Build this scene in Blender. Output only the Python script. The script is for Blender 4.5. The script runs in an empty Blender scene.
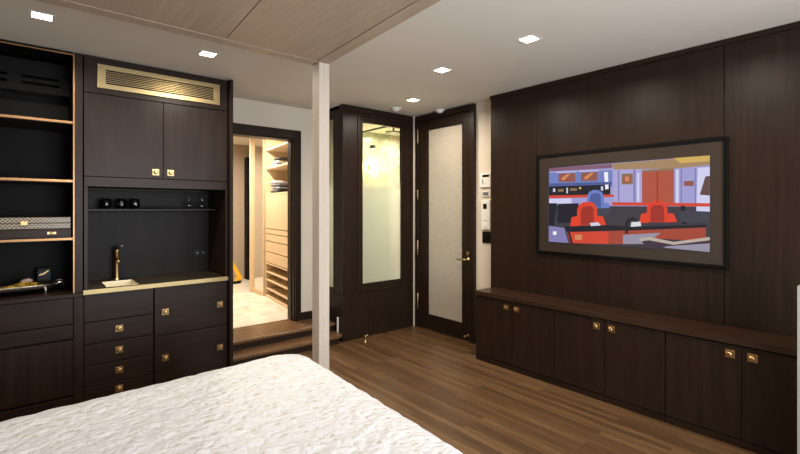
import bpy, bmesh, math, random
from mathutils import Vector, Matrix
R=random.Random(7)
sc=bpy.context.scene
COL=sc.collection
H=2.5           # ceiling height
PI=math.pi

# ------------------------------------------------------------------ materials
def nt(name):
    m=bpy.data.materials.new(name); m.use_nodes=True
    n=m.node_tree; b=n.nodes['Principled BSDF']; return m,n,b
def ramp(n,fac,stops):
    r=n.nodes.new('ShaderNodeValToRGB'); e=r.color_ramp.elements
    while len(e)<len(stops): e.new(0.5)
    for k,(p,c) in zip(e,stops): k.position=p; k.color=(*c,1)
    n.links.new(fac,r.inputs[0]); return r.outputs[0]
def coords(n,scale,rot=(0,0,0),kind='Object'):
    t=n.nodes.new('ShaderNodeTexCoord'); m=n.nodes.new('ShaderNodeMapping')
    m.inputs['Scale'].default_value=scale; m.inputs['Rotation'].default_value=rot
    n.links.new(t.outputs[kind],m.inputs[0]); return m.outputs[0]
def noise(n,vec,scale,detail=4,dist=0,rough=.5):
    x=n.nodes.new('ShaderNodeTexNoise'); x.inputs['Scale'].default_value=scale
    x.inputs['Detail'].default_value=detail; x.inputs['Distortion'].default_value=dist
    x.inputs['Roughness'].default_value=rough
    n.links.new(vec,x.inputs['Vector']); return x.outputs['Fac']
def bump(n,b,h,strength,dist=.01):
    x=n.nodes.new('ShaderNodeBump'); x.inputs['Strength'].default_value=strength; x.inputs['Distance'].default_value=dist
    n.links.new(h,x.inputs['Height']); n.links.new(x.outputs[0],b.inputs['Normal'])
def plain(name,c,rough=.5,metal=0,spec=.5,var=.06,scale=30):
    m,n,b=nt(name)
    f=noise(n,coords(n,(1,1,1)),scale,3)
    lo=tuple(x*(1-var) for x in c); hi=tuple(min(1,x*(1+var)) for x in c)
    n.links.new(ramp(n,f,[(.3,lo),(.7,hi)]),b.inputs['Base Color'])
    b.inputs['Roughness'].default_value=rough; b.inputs['Metallic'].default_value=metal
    b.inputs['Specular IOR Level'].default_value=spec
    return m
def wood(name,dark,light,scale,rough=.38,bs=.08,rot=(0,0,0),spec=.22):
    m,n,b=nt(name)
    v=coords(n,scale,rot)
    f=noise(n,v,3,6,.6,.6); g=noise(n,v,14,3,.2,.6)
    mx=n.nodes.new('ShaderNodeMath'); mx.operation='MULTIPLY_ADD'
    n.links.new(g,mx.inputs[0]); mx.inputs[1].default_value=.4
    ms=n.nodes.new('ShaderNodeMath'); ms.operation='MULTIPLY'; n.links.new(f,ms.inputs[0]); ms.inputs[1].default_value=.6
    n.links.new(ms.outputs[0],mx.inputs[2])
    n.links.new(ramp(n,mx.outputs[0],[(.3,dark),(.7,light)]),b.inputs['Base Color'])
    b.inputs['Roughness'].default_value=rough; b.inputs['Specular IOR Level'].default_value=spec
    bump(n,b,g,bs,.002)
    return m
WD,WL=(.0100,.0051,.0031),(.0290,.0152,.0090)
M={}
M['wenge_v']=wood('wenge_vertical',WD,WL,(9,9,.45))
M['wenge_h']=wood('wenge_horizontal',WD,WL,(.45,9,9))
M['wenge_y']=wood('wenge_along',WD,WL,(9,.45,9))
M['brown_y']=wood('brown_bench_top',(.020,.0095,.0055),(.048,.024,.014),(9,.45,9),.3)
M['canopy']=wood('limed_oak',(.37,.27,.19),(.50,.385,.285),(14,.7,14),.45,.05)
M['post']=wood('limed_oak_post',(.50,.42,.345),(.64,.56,.47),(14,14,.6),.45,.05)
M['maple_v']=wood('maple_vertical',(.52,.385,.235),(.64,.49,.32),(7,7,.4),.4,.04)
M['maple_h']=wood('maple_along',(.52,.385,.235),(.64,.49,.32),(7,.4,7),.4,.04)
M['beige']=plain('beige_wall_cloth',(.42,.33,.25),.6)
M['paint']=plain('cream_paint',(.70,.615,.50),.75,var=.02,scale=3)
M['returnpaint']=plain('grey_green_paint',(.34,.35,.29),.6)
M['ceil']=plain('ceiling_paint',(.74,.675,.59),.85,var=.015,scale=2)
M['brass']=plain('brass',(.52,.35,.16),.34,1,var=.1,scale=8)
M['brass_soft']=plain('satin_brass',(.42,.315,.155),.4,1,var=.08,scale=6)
M['sinkbrass']=plain('polished_sink_brass',(.86,.78,.58),.5,.75)
M['copper']=plain('copper_trim',(.38,.20,.09),.35,1)
M['steel']=plain('steel',(.86,.84,.80),.3,1)
M['black']=plain('black_lacquer',(.004,.004,.004),.28,spec=.22)
M['blackmatte']=plain('black_matte',(.004,.0035,.0035),.6,spec=.15)
M['frameblack']=plain('tv_frame_black',(.003,.003,.003),.35,spec=.15)
M['plastic']=plain('white_plastic',(.78,.76,.70),.4,var=.02)
M['lcd']=plain('grey_lcd',(.16,.16,.15),.25)
M['nichewall']=wood('niche_back',(.0090,.0062,.0052),(.0195,.0135,.0115),(5,5,.5),.42,spec=.12)
M['shelfback']=plain('shelf_back_dark',(.0045,.0032,.0026),.5,spec=.12)
def glass(name,c,rough=0,ior=1.45):
    m,n,b=nt(name); b.inputs['Base Color'].default_value=(*c,1)
    b.inputs['Transmission Weight'].default_value=1; b.inputs['Roughness'].default_value=rough
    b.inputs['IOR'].default_value=ior; return m
M['clear']=glass('clear_glass',(.95,.97,.96),.02)
M['smoke']=glass('smoked_glass',(.55,.54,.53),.02)
def emit(name,c,s):
    m,n,b=nt(name); b.inputs['Base Color'].default_value=(*c,1); b.inputs['Emission Color'].default_value=(*c,1)
    b.inputs['Emission Strength'].default_value=s; b.inputs['Roughness'].default_value=.4; return m
M['lamp']=emit('lamp_diffuser',(1,.93,.8),14)
M['sconce']=emit('sconce_globe',(1,.80,.42),26)
M['mirror']=plain('mirror_silver',(.86,.85,.80),.03,1,var=0)
# floor planks
def floor_mat():
    m,n,b=nt('walnut_planks')
    v=coords(n,(1,1,1),(0,0,PI/2))
    br=n.nodes.new('ShaderNodeTexBrick'); n.links.new(v,br.inputs['Vector'])
    br.inputs['Scale'].default_value=1; br.inputs['Brick Width'].default_value=.95; br.inputs['Row Height'].default_value=.045
    br.inputs['Mortar Size'].default_value=.0007; br.inputs['Mortar Smooth'].default_value=.2; br.offset=.37; br.offset_frequency=2
    br.inputs['Color1'].default_value=(0,0,0,1); br.inputs['Color2'].default_value=(1,1,1,1); br.inputs['Mortar'].default_value=(.5,.5,.5,1)
    g=noise(n,coords(n,(30,1.3,1)),2.2,6,.5,.6)
    mx=n.nodes.new('ShaderNodeMix'); mx.data_type='FLOAT'; mx.inputs[0].default_value=.68
    n.links.new(br.outputs['Color'],mx.inputs[2]); n.links.new(g,mx.inputs[3])
    c=ramp(n,mx.outputs[0],[(.22,(.058,.029,.0125)),(.5,(.108,.057,.0250)),(.8,(.19,.108,.049))])
    m2=n.nodes.new('ShaderNodeMix'); m2.data_type='RGBA'; n.links.new(br.outputs['Fac'],m2.inputs[0])
    n.links.new(c,m2.inputs[6]); m2.inputs[7].default_value=(.03,.014,.007,1)
    n.links.new(m2.outputs[2],b.inputs['Base Color'])
    b.inputs['Roughness'].default_value=.34
    bump(n,b,g,.05,.002)
    return m
M['floor']=floor_mat()
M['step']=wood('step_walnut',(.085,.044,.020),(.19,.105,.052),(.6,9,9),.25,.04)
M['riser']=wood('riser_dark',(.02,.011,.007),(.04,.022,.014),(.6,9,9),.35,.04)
def marble(name,c1,c2,sc_=3):
    m,n,b=nt(name); f=noise(n,coords(n,(1,1,1)),sc_,8,1.4,.62)
    n.links.new(ramp(n,f,[(.35,c1),(.62,c2)]),b.inputs['Base Color']); b.inputs['Roughness'].default_value=.22; return m
M['marble']=marble('cream_marble',(.60,.53,.43),(.80,.74,.65))
M['bathmarble']=marble('grey_marble',(.40,.37,.28),(.66,.62,.50),4)
# counter of aged brass
def counter_mat():
    m,n,b=nt('aged_brass_sheet'); f=noise(n,coords(n,(1,1,1)),5,6,.8,.6)
    n.links.new(ramp(n,f,[(.35,(.15,.12,.075)),(.7,(.38,.31,.19))]),b.inputs['Base Color'])
    b.inputs['Metallic'].default_value=.9; b.inputs['Roughness'].default_value=.3; return m
M['counter']=counter_mat()
# frosted pane: clear in the upper part, etched below about 1.65 m
def pane_mat():
    m,n,b=nt('part_frosted_glass'); n.nodes.remove(b); out=n.nodes['Material Output']
    t=n.nodes.new('ShaderNodeTexCoord'); s=n.nodes.new('ShaderNodeSeparateXYZ'); n.links.new(t.outputs['Object'],s.inputs[0])
    mr=n.nodes.new('ShaderNodeMapRange'); mr.interpolation_type='SMOOTHSTEP'
    mr.inputs['From Min'].default_value=1.80; mr.inputs['From Max'].default_value=1.55; mr.inputs['To Max'].default_value=1
    n.links.new(s.outputs['Z'],mr.inputs['Value'])
    tr=n.nodes.new('ShaderNodeBsdfTransparent'); tr.inputs[0].default_value=(.93,.96,.90,1)
    gl=n.nodes.new('ShaderNodeBsdfGlossy'); gl.inputs['Roughness'].default_value=.02
    tl=n.nodes.new('ShaderNodeBsdfTranslucent'); tl.inputs[0].default_value=(.86,.88,.80,1)
    df=n.nodes.new('ShaderNodeBsdfDiffuse'); df.inputs[0].default_value=(.68,.68,.60,1)
    a=n.nodes.new('ShaderNodeMixShader'); a.inputs[0].default_value=.35; n.links.new(tl.outputs[0],a.inputs[1]); n.links.new(df.outputs[0],a.inputs[2])
    c=n.nodes.new('ShaderNodeMixShader'); ge=n.nodes.new('ShaderNodeNewGeometry'); iv=n.nodes.new('ShaderNodeMath'); iv.operation='SUBTRACT'; iv.inputs[0].default_value=1; n.links.new(ge.outputs['Backfacing'],iv.inputs[1])
    fm=n.nodes.new('ShaderNodeMath'); fm.operation='MULTIPLY'; n.links.new(mr.outputs[0],fm.inputs[0]); n.links.new(iv.outputs[0],fm.inputs[1]); n.links.new(fm.outputs[0],c.inputs[0]); n.links.new(tr.outputs[0],c.inputs[1]); n.links.new(a.outputs[0],c.inputs[2])
    e=n.nodes.new('ShaderNodeMixShader'); fr=n.nodes.new('ShaderNodeFresnel'); fr.inputs[0].default_value=1.5
    fr2=n.nodes.new('ShaderNodeMath'); fr2.operation='MULTIPLY'; n.links.new(fr.outputs[0],fr2.inputs[0]); n.links.new(iv.outputs[0],fr2.inputs[1])
    n.links.new(fr2.outputs[0],e.inputs[0]); n.links.new(c.outputs[0],e.inputs[1]); n.links.new(gl.outputs[0],e.inputs[2])
    n.links.new(e.outputs[0],out.inputs[0]); return m
M['pane']=pane_mat()
def thin_glass(nm='shower_glass',tint=(.9,.95,.9),refl=1.5,rough=.01):
    m,n,b=nt(nm); n.nodes.remove(b); out=n.nodes['Material Output']
    tr=n.nodes.new('ShaderNodeBsdfTransparent'); tr.inputs[0].default_value=(*tint,1)
    gl=n.nodes.new('ShaderNodeBsdfGlossy'); gl.inputs['Roughness'].default_value=rough
    fr=n.nodes.new('ShaderNodeFresnel'); fr.inputs[0].default_value=refl; e=n.nodes.new('ShaderNodeMixShader')
    ge=n.nodes.new('ShaderNodeNewGeometry'); iv=n.nodes.new('ShaderNodeMath'); iv.operation='SUBTRACT'; iv.inputs[0].default_value=1; n.links.new(ge.outputs['Backfacing'],iv.inputs[1])
    fr2=n.nodes.new('ShaderNodeMath'); fr2.operation='MULTIPLY'; n.links.new(fr.outputs[0],fr2.inputs[0]); n.links.new(iv.outputs[0],fr2.inputs[1])
    n.links.new(fr2.outputs[0],e.inputs[0]); n.links.new(tr.outputs[0],e.inputs[1]); n.links.new(gl.outputs[0],e.inputs[2])
    n.links.new(e.outputs[0],out.inputs[0]); return m
M['thin']=thin_glass()
M['smoke']=thin_glass('smoked_tumbler_glass',(.55,.54,.53),1.9,.06)
M['clear']=thin_glass('clear_bottle_glass',(.93,.94,.93),1.9,.06)
def woven():
    m,n,b=nt('woven_fabric_glass')
    v=coords(n,(1,1,1))
    w=n.nodes.new('ShaderNodeTexWave'); w.bands_direction='Z'; w.inputs['Scale'].default_value=26; w.inputs['Distortion'].default_value=5; w.inputs['Detail'].default_value=3
    n.links.new(v,w.inputs['Vector'])
    f=noise(n,coords(n,(40,40,90)),1,3)
    mx=n.nodes.new('ShaderNodeMix'); mx.data_type='FLOAT'; mx.inputs[0].default_value=.55; n.links.new(w.outputs['Fac'],mx.inputs[2]); n.links.new(f,mx.inputs[3])
    n.links.new(ramp(n,mx.outputs[0],[(.3,(.36,.315,.25)),(.7,(.56,.50,.41))]),b.inputs['Base Color'])
    b.inputs['Roughness'].default_value=.5; b.inputs['Coat Weight'].default_value=.9; b.inputs['Coat Roughness'].default_value=.03
    return m
M['woven']=woven()
def inlay():
    m,n,b=nt('inlaid_lattice')
    v=coords(n,(1,1,1),(0,PI/4,0))
    ck=n.nodes.new('ShaderNodeTexBrick'); ck.offset=0
    # lattice of thin light lines over dark wood, in the plane of the front
    sx=n.nodes.new('ShaderNodeSeparateXYZ'); n.links.new(v,sx.inputs[0]); cx=n.nodes.new('ShaderNodeCombineXYZ')
    n.links.new(sx.outputs[0],cx.inputs[0]); n.links.new(sx.outputs[2],cx.inputs[1]); n.links.new(cx.outputs[0],ck.inputs['Vector'])
    ck.inputs['Scale'].default_value=1; ck.inputs['Brick Width'].default_value=.016; ck.inputs['Row Height'].default_value=.016; ck.inputs['Mortar Size'].default_value=.0026
    ck.inputs['Color1'].default_value=(.055,.036,.025,1); ck.inputs['Color2'].default_value=(.075,.048,.03,1); ck.inputs['Mortar'].default_value=(.33,.28,.20,1)
    n.links.new(ck.outputs[0],b.inputs['Base Color']); b.inputs['Roughness'].default_value=.3; return m
M['inlay']=inlay()
def quilt():
    m,n,b=nt('white_ruffled_quilt')
    v=coords(n,(1,1,1),(0,0,.35))
    wv=n.nodes.new('ShaderNodeVectorMath'); wv.operation='ADD'
    nz=n.nodes.new('ShaderNodeTexNoise'); nz.inputs['Scale'].default_value=9; n.links.new(v,nz.inputs['Vector'])
    ns=n.nodes.new('ShaderNodeVectorMath'); ns.operation='SCALE'; n.links.new(nz.outputs['Color'],ns.inputs[0]); ns.inputs['Scale'].default_value=.05
    n.links.new(v,wv.inputs[0]); n.links.new(ns.outputs[0],wv.inputs[1])
    vo=n.nodes.new('ShaderNodeTexVoronoi'); vo.feature='DISTANCE_TO_EDGE'; vo.inputs['Scale'].default_value=19; vo.inputs['Randomness'].default_value=.8; n.links.new(wv.outputs[0],vo.inputs['Vector'])
    vf=n.nodes.new('ShaderNodeTexVoronoi'); vf.inputs['Scale'].default_value=1; vf.inputs['Randomness'].default_value=.75; n.links.new(coords(n,(17,36,12),(0,0,.5)),vf.inputs['Vector'])
    w=noise(n,coords(n,(30,60,20),(0,0,.5)),1,2,.8)
    ad=n.nodes.new('ShaderNodeMath'); ad.operation='ADD'; n.links.new(vf.outputs['Distance'],ad.inputs[0]); n.links.new(w,ad.inputs[1])
    n.links.new(ramp(n,ad.outputs[0],[(.60,(.50,.455,.39)),(.68,(.69,.70,.71)),(.95,(.71,.735,.785))]),b.inputs['Base Color'])
    b.inputs['Roughness'].default_value=.5; b.inputs['Sheen Weight'].default_value=.15
    mn=n.nodes.new('ShaderNodeMath'); mn.operation='MINIMUM'; n.links.new(vo.outputs['Distance'],mn.inputs[0]); mn.inputs[1].default_value=.3
    mm=n.nodes.new('ShaderNodeMath'); mm.operation='MULTIPLY_ADD'; n.links.new(mn.outputs[0],mm.inputs[0]); mm.inputs[1].default_value=2.2; n.links.new(ad.outputs[0],mm.inputs[2])
    bump(n,b,mm.outputs[0],.6,.006); return m
M['quilt']=quilt()

# ------------------------------------------------------------------ helpers
ORG={}
def props(o,label=None,cat=None,group=None,kind=None):
    if label: o['label']=label
    if cat: o['category']=cat
    if group: o['group']=group
    if kind: o['kind']=kind
    return o
def empty(name,loc,label=None,cat=None,group=None,rz=0,kind=None):
    o=bpy.data.objects.new(name,None); o.empty_display_size=.1; o.location=loc; o.rotation_euler=(0,0,rz); COL.objects.link(o)
    ORG[o]=Vector((0,0,0)) if rz else Vector(loc)
    return props(o,label,cat,group,kind)
class MB:
    def __init__(s): s.bm=bmesh.new()
    def box(s,x0,x1,y0,y1,z0,z1):
        bm=s.bm; P=[bm.verts.new(p) for p in((x0,y0,z0),(x1,y0,z0),(x1,y1,z0),(x0,y1,z0),(x0,y0,z1),(x1,y0,z1),(x1,y1,z1),(x0,y1,z1))]
        for f in((0,3,2,1),(4,5,6,7),(0,1,5,4),(1,2,6,5),(2,3,7,6),(3,0,4,7)): bm.faces.new([P[i] for i in f])
        return s
    def prism(s,pts,a0,a1,axis=0):
        """pts 2-D outline in the other two axes, extruded along axis"""
        def mk(a,p): 
            q=[0,0,0]; o=[i for i in range(3) if i!=axis]; q[axis]=a; q[o[0]]=p[0]; q[o[1]]=p[1]; return q
        A=[s.bm.verts.new(mk(a0,p)) for p in pts]; B=[s.bm.verts.new(mk(a1,p)) for p in pts]; n=len(pts)
        s.bm.faces.new(A); s.bm.faces.new(B[::-1])
        for i in range(n): s.bm.faces.new((A[i],B[i],B[(i+1)%n],A[(i+1)%n]))
        return s
    def face(s,pts): s.bm.faces.new([s.bm.verts.new(p) for p in pts]); return s
    def lathe(s,c,prof,n=20,axis='z',cap=True):
        bm=s.bm; rings=[]
        for r,h in prof:
            ring=[]
            for i in range(n):
                a=2*PI*i/n; p=(r*math.cos(a),r*math.sin(a),h)
                if axis=='y': p=(p[0],-p[2],p[1])
                if axis=='x': p=(-p[2],p[0],p[1])
                ring.append(bm.verts.new((c[0]+p[0],c[1]+p[1],c[2]+p[2])))
            rings.append(ring)
        for A,B in zip(rings,rings[1:]):
            for i in range(n): bm.faces.new((A[i],A[(i+1)%n],B[(i+1)%n],B[i]))
        if cap:
            bm.faces.new(rings[0][::-1]); bm.faces.new(rings[-1])
        return s
    def tube(s,path,r,n=10):
        bm=s.bm; rings=[]; P=[Vector(p) for p in path]
        rr=r if isinstance(r,(list,tuple)) else [r]*len(P)
        for i,p in enumerate(P):
            t=(P[min(i+1,len(P)-1)]-P[max(i-1,0)]).normalized()
            u=t.orthogonal() if abs(t.z)>.95 else t.cross(Vector((0,0,1)))
            if abs(t.z)>.95: u=Vector((1,0,0))-t*t.x
            u.normalize(); w=t.cross(u)
            rings.append([bm.verts.new(p+(u*math.cos(2*PI*k/n)+w*math.sin(2*PI*k/n))*rr[i]) for k in range(n)])
        for A,B in zip(rings,rings[1:]):
            for k in range(n): bm.faces.new((A[k],A[(k+1)%n],B[(k+1)%n],B[k]))
        bm.faces.new(rings[0][::-1]); bm.faces.new(rings[-1]); return s
    def build(s,name,mat,parent=None,bevel=.0,smooth=False,org=None,seg=2):
        me=bpy.data.meshes.new(name); bmesh.ops.recalc_face_normals(s.bm,faces=s.bm.faces)
        O=Vector(org) if org else (ORG.get(parent,Vector((0,0,0))) if parent else Vector((0,0,0)))
        for v in s.bm.verts: v.co-=O
        s.bm.to_mesh(me); s.bm.free()
        o=bpy.data.objects.new(name,me); COL.objects.link(o)
        for k in (mat if isinstance(mat,list) else [mat]): me.materials.append(M[k] if isinstance(k,str) else k)
        if parent is not None: o.parent=parent; ORG[o]=ORG.get(parent,Vector((0,0,0)))
        else: o.location=O; ORG[o]=O
        if smooth:
            for p in me.polygons: p.use_smooth=True
        if bevel:
            b=o.modifiers.new('bevel','BEVEL'); b.width=bevel; b.segments=seg; b.limit_method='ANGLE'; b.angle_limit=.6
        return o
def box(name,mat,parent,x0,x1,y0,y1,z0,z1,bevel=.0015,**k):
    return MB().box(x0,x1,y0,y1,z0,z1).build(name,mat,parent,bevel,**k)
def copy_tree(o,parent=None):
    c=o.copy(); COL.objects.link(c); c.parent=parent; ORG[c]=ORG.get(o)
    for ch in list(o.children): copy_tree(ch,c)
    return c
def knob(parent,x,y,z,axis='y',s=1.0,name='knob'):
    """square brass plate with a raised square pull; faces -y or -x"""
    m=MB(); a=.024*s; c=.0165*s
    if axis=='y':
        m.box(x-a,x+a,y-.004,y,z-a,z+a); m.box(x-c*.55,x+c*.55,y-.014,y-.004,z-c*.55,z+c*.55); 
        m.lathe((x,y-.014,z),[(c*.7,0),(c,.003),(c,.009),(c*.6,.014)],16,'y')
    else:
        m.box(x-.004,x,y-a,y+a,z-a,z+a); m.box(x-.014,x-.004,y-c*.55,y+c*.55,z-c*.55,z+c*.55)
        m.lathe((x-.014,y,z),[(c*.7,0),(c,.003),(c,.009),(c*.6,.014)],16,'x')
    return m.build(name,'brass',parent,.0012)

# ------------------------------------------------------------------ room shell
def st(name,mat,*a,bevel=0,parent=None):
    o=box(name,mat,parent,*a,bevel=bevel)
    if parent is None: o['kind']='structure'
    return o
XL,XR,YB=-2.0,3.56,-1.3
st('floor','floor',XL-.1,XR+.15,YB-.15,4.1,-.1,0)
cm=MB().box(XL-.1,XR+.15,YB-.15,4.40,H,H+.12)
c=cm.build('ceiling','ceil'); c['kind']='structure'
st('wall_left','paint',XL-.12,XL,YB,4.4,0,H)
wr=st('wall_right','paint',XR,XR+.14,YB,3.93,0,H)
# wall behind the camera with an unseen tall window added to supply daylight
w=MB()
w.box(XL-.12,.30,YB-.14,YB,0,H); w.box(2.5,XR+.14,YB-.14,YB,0,H); w.box(.30,2.5,YB-.14,YB,0,.45); w.box(.30,2.5,YB-.14,YB,2.3,H)
w.build('wall_back','paint')['kind']='structure'
wf=MB().box(.30,2.5,YB-.10,YB-.04,.45,.50).box(.30,2.5,YB-.10,YB-.04,2.25,2.30).box(.30,.35,YB-.10,YB-.04,.5,2.25).box(2.45,2.5,YB-.10,YB-.04,.5,2.25).box(1.375,1.425,YB-.10,YB-.04,.5,2.25).build('window_added','wenge_v',None,.002)
wf['kind']='structure'
# far wall with the dressing-room doorway
w=MB()
w.box(XL-.12,1.43,4.40,4.55,0,2.62); w.box(2.222,2.516,4.40,4.55,0,2.62); w.box(2.516,2.90,4.41,4.55,0,2.62); w.box(1.43,2.222,4.40,4.55,2.165,2.62)
w.build('wall_far','paint')['kind']='structure'
d2=empty('door_2',(1.78,4.40,.18),kind='structure')
MB().box(2.205,2.27,4.372,4.40,.18,2.244).box(1.35,1.448,4.372,4.40,.18,2.244).box(1.448,2.205,4.372,4.40,2.155,2.244).build('door_casing','wenge_v',d2,.002)
MB().box(2.196,2.222,4.40,4.55,.18,2.14).box(1.43,1.46,4.40,4.55,.18,2.14).box(1.43,2.222,4.40,4.55,2.14,2.165).build('door_jamb','wenge_v',d2,.001)
MB().box(2.186,2.196,4.45,4.47,.18,2.14).build('door_stop','wenge_v',d2,.001)
MB().box(2.275,2.513,4.385,4.40,.18,.262).build('baseboard_far','wenge_h',None,.002)['kind']='structure'
# platform and step up to the dressing room
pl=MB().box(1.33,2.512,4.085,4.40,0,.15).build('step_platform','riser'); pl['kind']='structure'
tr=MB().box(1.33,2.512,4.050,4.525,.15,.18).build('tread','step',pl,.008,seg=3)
def rounded(x0,x1,y0,y1,r,n=8):
    p=[(x0,y0)]
    for i in range(n+1):
        a=-PI/2+PI/2*i/n; p.append((x1-r+r*math.cos(a),y0+r+r*math.sin(a)))
    return p+[(x1,y1),(x0,y1)]
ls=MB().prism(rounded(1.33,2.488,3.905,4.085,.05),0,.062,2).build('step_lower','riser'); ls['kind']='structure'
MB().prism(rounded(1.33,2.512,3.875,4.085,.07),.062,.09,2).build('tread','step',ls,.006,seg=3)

# ------------------------------------------------------------------ glazed corner partition (shower room behind)
PX0,PX1,PY=2.516,3.505,3.92
pt=MB()
pt.box(PX0,PX1,PY,PY+.06,0,.486)                      # solid lower part, front
pt.box(PX0,PX0+.06,PY+.06,4.40,0,.486)                # solid lower part, side
pt.box(PX0,2.70,PY,PY+.06,.492,2.43); pt.box(3.425,PX1,PY,PY+.06,.492,2.43)
pt.box(2.70,3.425,PY+.008,PY+.06,2.405,2.43)
pt.box(PX0,PX0+.06,PY+.06,4.085,.492,2.43)
pt.box(PX0,PX1,PY,PY+.06,2.43,H-.004); pt.box(PX0,PX0+.06,PY+.06,4.40,2.43,H-.004)
pt.box(2.52,PX1-.004,PY+.004,PY+.06,.486,.492); pt.box(2.52,2.576,PY+.06,4.40,.486,.492)
pt=pt.build('wall_partition','wenge_v',None,.0025); pt['kind']='structure'
def winframe(x0,x1,z0,z1,y,parent):
    m=MB()
    for k,(i,dy,t) in enumerate(((0,-.006,.028),(.028,.010,.03),(.058,.024,.028))):
        a,b,c_,d=x0+i,x1-i,z0+i,z1-i; ya,yb=y+dy,y+.055
        m.box(a,a+t,ya,yb,c_,d); m.box(b-t,b,ya,yb,c_,d); m.box(a+t,b-t,ya,yb,c_,c_+t); m.box(a+t,b-t,ya,yb,d-t,d)
    return m.build('window_frame','wenge_v',parent,.002)
w1=empty('window_1',(3.06,PY,0),kind='structure')
winframe(2.702,3.456-.032,.492,2.425,PY,w1)
MB().box(2.788,3.338,PY+.040,PY+.046,.578,2.339).build('pane','pane',w1)
w3=empty('window_3',(PX0,4.24,0),kind='structure')
m=MB()
for i,dx,t in ((0,-.004,.022),(.022,.012,.024)):
    a,b,c_,d=4.086+i,4.398-i,.494+i,2.428-i
    m.box(PX0+dx,PX0+.055,a,a+t,c_,d); m.box(PX0+dx,PX0+.055,b-t,b,c_,d); m.box(PX0+dx,PX0+.055,a+t,b-t,c_,c_+t); m.box(PX0+dx,PX0+.055,a+t,b-t,d-t,d)
m.build('window_frame','wenge_v',w3,.002)
MB().box(PX0+.034,PX0+.040,4.132,4.352,.54,2.382).build('pane','pane',w3)
st('wall_nib','paint',PX1,XR,PY+.01,PY+.07,0,H)
# shower room shell
BX0,BX1,BY1=2.578,5.0,4.95
st('floor_bath','bathmarble',2.516,BX1,PY+.07,BY1,-.1,-.001)
st('wall_bath_far','bathmarble',2.516,BX1,BY1,BY1+.1,0,2.6)
st('wall_bath_right','bathmarble',BX1,BX1+.1,3.5,BY1+.1,0,2.6)
st('wall_bath_left','bathmarble',2.85,2.90,4.56,BY1,0,2.6)
st('wall_bath_near','paint',XR+.14,BX1,3.79,3.93,0,2.6)
st('ceiling_bath','ceil',2.516,BX1,PY+.07,BY1,2.46,2.58)

# ------------------------------------------------------------------ entrance door
XD=3.53
d1=empty('door_1',(XR,3.45,0),kind='structure')
MB().box(XD-.012,XR-.001,2.997,3.055,0,2.488).box(XD-.012,XR-.001,3.845,3.903,0,2.488).box(XD-.012,XR-.001,3.055,3.845,2.425,2.488).build('door_casing','wenge_v',d1,.003)
lf=MB().box(XD,XR-.002,3.060,3.172,.012,2.42).box(XD,XR-.002,3.690,3.840,.012,2.42).box(XD,XR-.002,3.172,3.690,.012,.182).box(XD,XR-.002,3.172,3.690,2.303,2.42).build('door_leaf','wenge_v',d1,.003)
MB().box(XD+.012,XD+.02,3.172,3.690,.182,2.303).build('pane','woven',d1)
h=MB().lathe((XD,3.085,.865),[(.022,0),(.022,.006),(.009,.008),(.009,.045),(.011,.052)],18,'x')
h.tube([(XD-.046,3.082,.865),(XD-.050,3.11,.865),(XD-.050,3.16,.862),(XD-.046,3.20,.860)],[.009,.0085,.008,.007])
h=h.build('door_handle','brass',d1,0,True)
h=MB().lathe((XD,3.088,.924),[(.021,0),(.021,.006),(.012,.009),(.012,.014)],18,'x').build('lock','brass',d1,.001)
for z0,z1 in((2.165,2.335),(1.505,1.62),(.85,1.03),(.215,.41)):
    MB().lathe((XD-.022,3.846,z0),[(.004,0),(.0085,.006),(.0085,z1-z0-.006),(.004,z1-z0)],12,'z').build('hinge','brass',d1,0,True)
MB().lathe((XD,3.085,.065),[(.016,0),(.014,.006),(.007,.010),(.007,.045),(.013,.048),(.013,.06)],14,'x').build('door_stop','brass',d1,0,True)

# ------------------------------------------------------------------ dark panelling on the television wall
TX=3.46
pn=MB()
pn.box(TX+.022,XR-.001,YB+.001,2.735,0,H-.001)
for a in((2.222,2.733,.0,2.495),(.84,2.218,1.869,2.495),(.84,2.218,.0,1.004),(-.40,.836,.0,2.495),(-1.296,-.404,0,2.495),(2.2185,2.2215,0,.01)):
    if a[3]>.1: pn.box(TX,TX+.022,*a)
pn=pn.build('wall_panelling','wenge_v',None,.002); pn['kind']='structure'
MB().box(TX-.012,TX,YB+.001,2.735,2.462,2.496).build('trim_1','wenge_y',None,.002)['kind']='structure'

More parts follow.
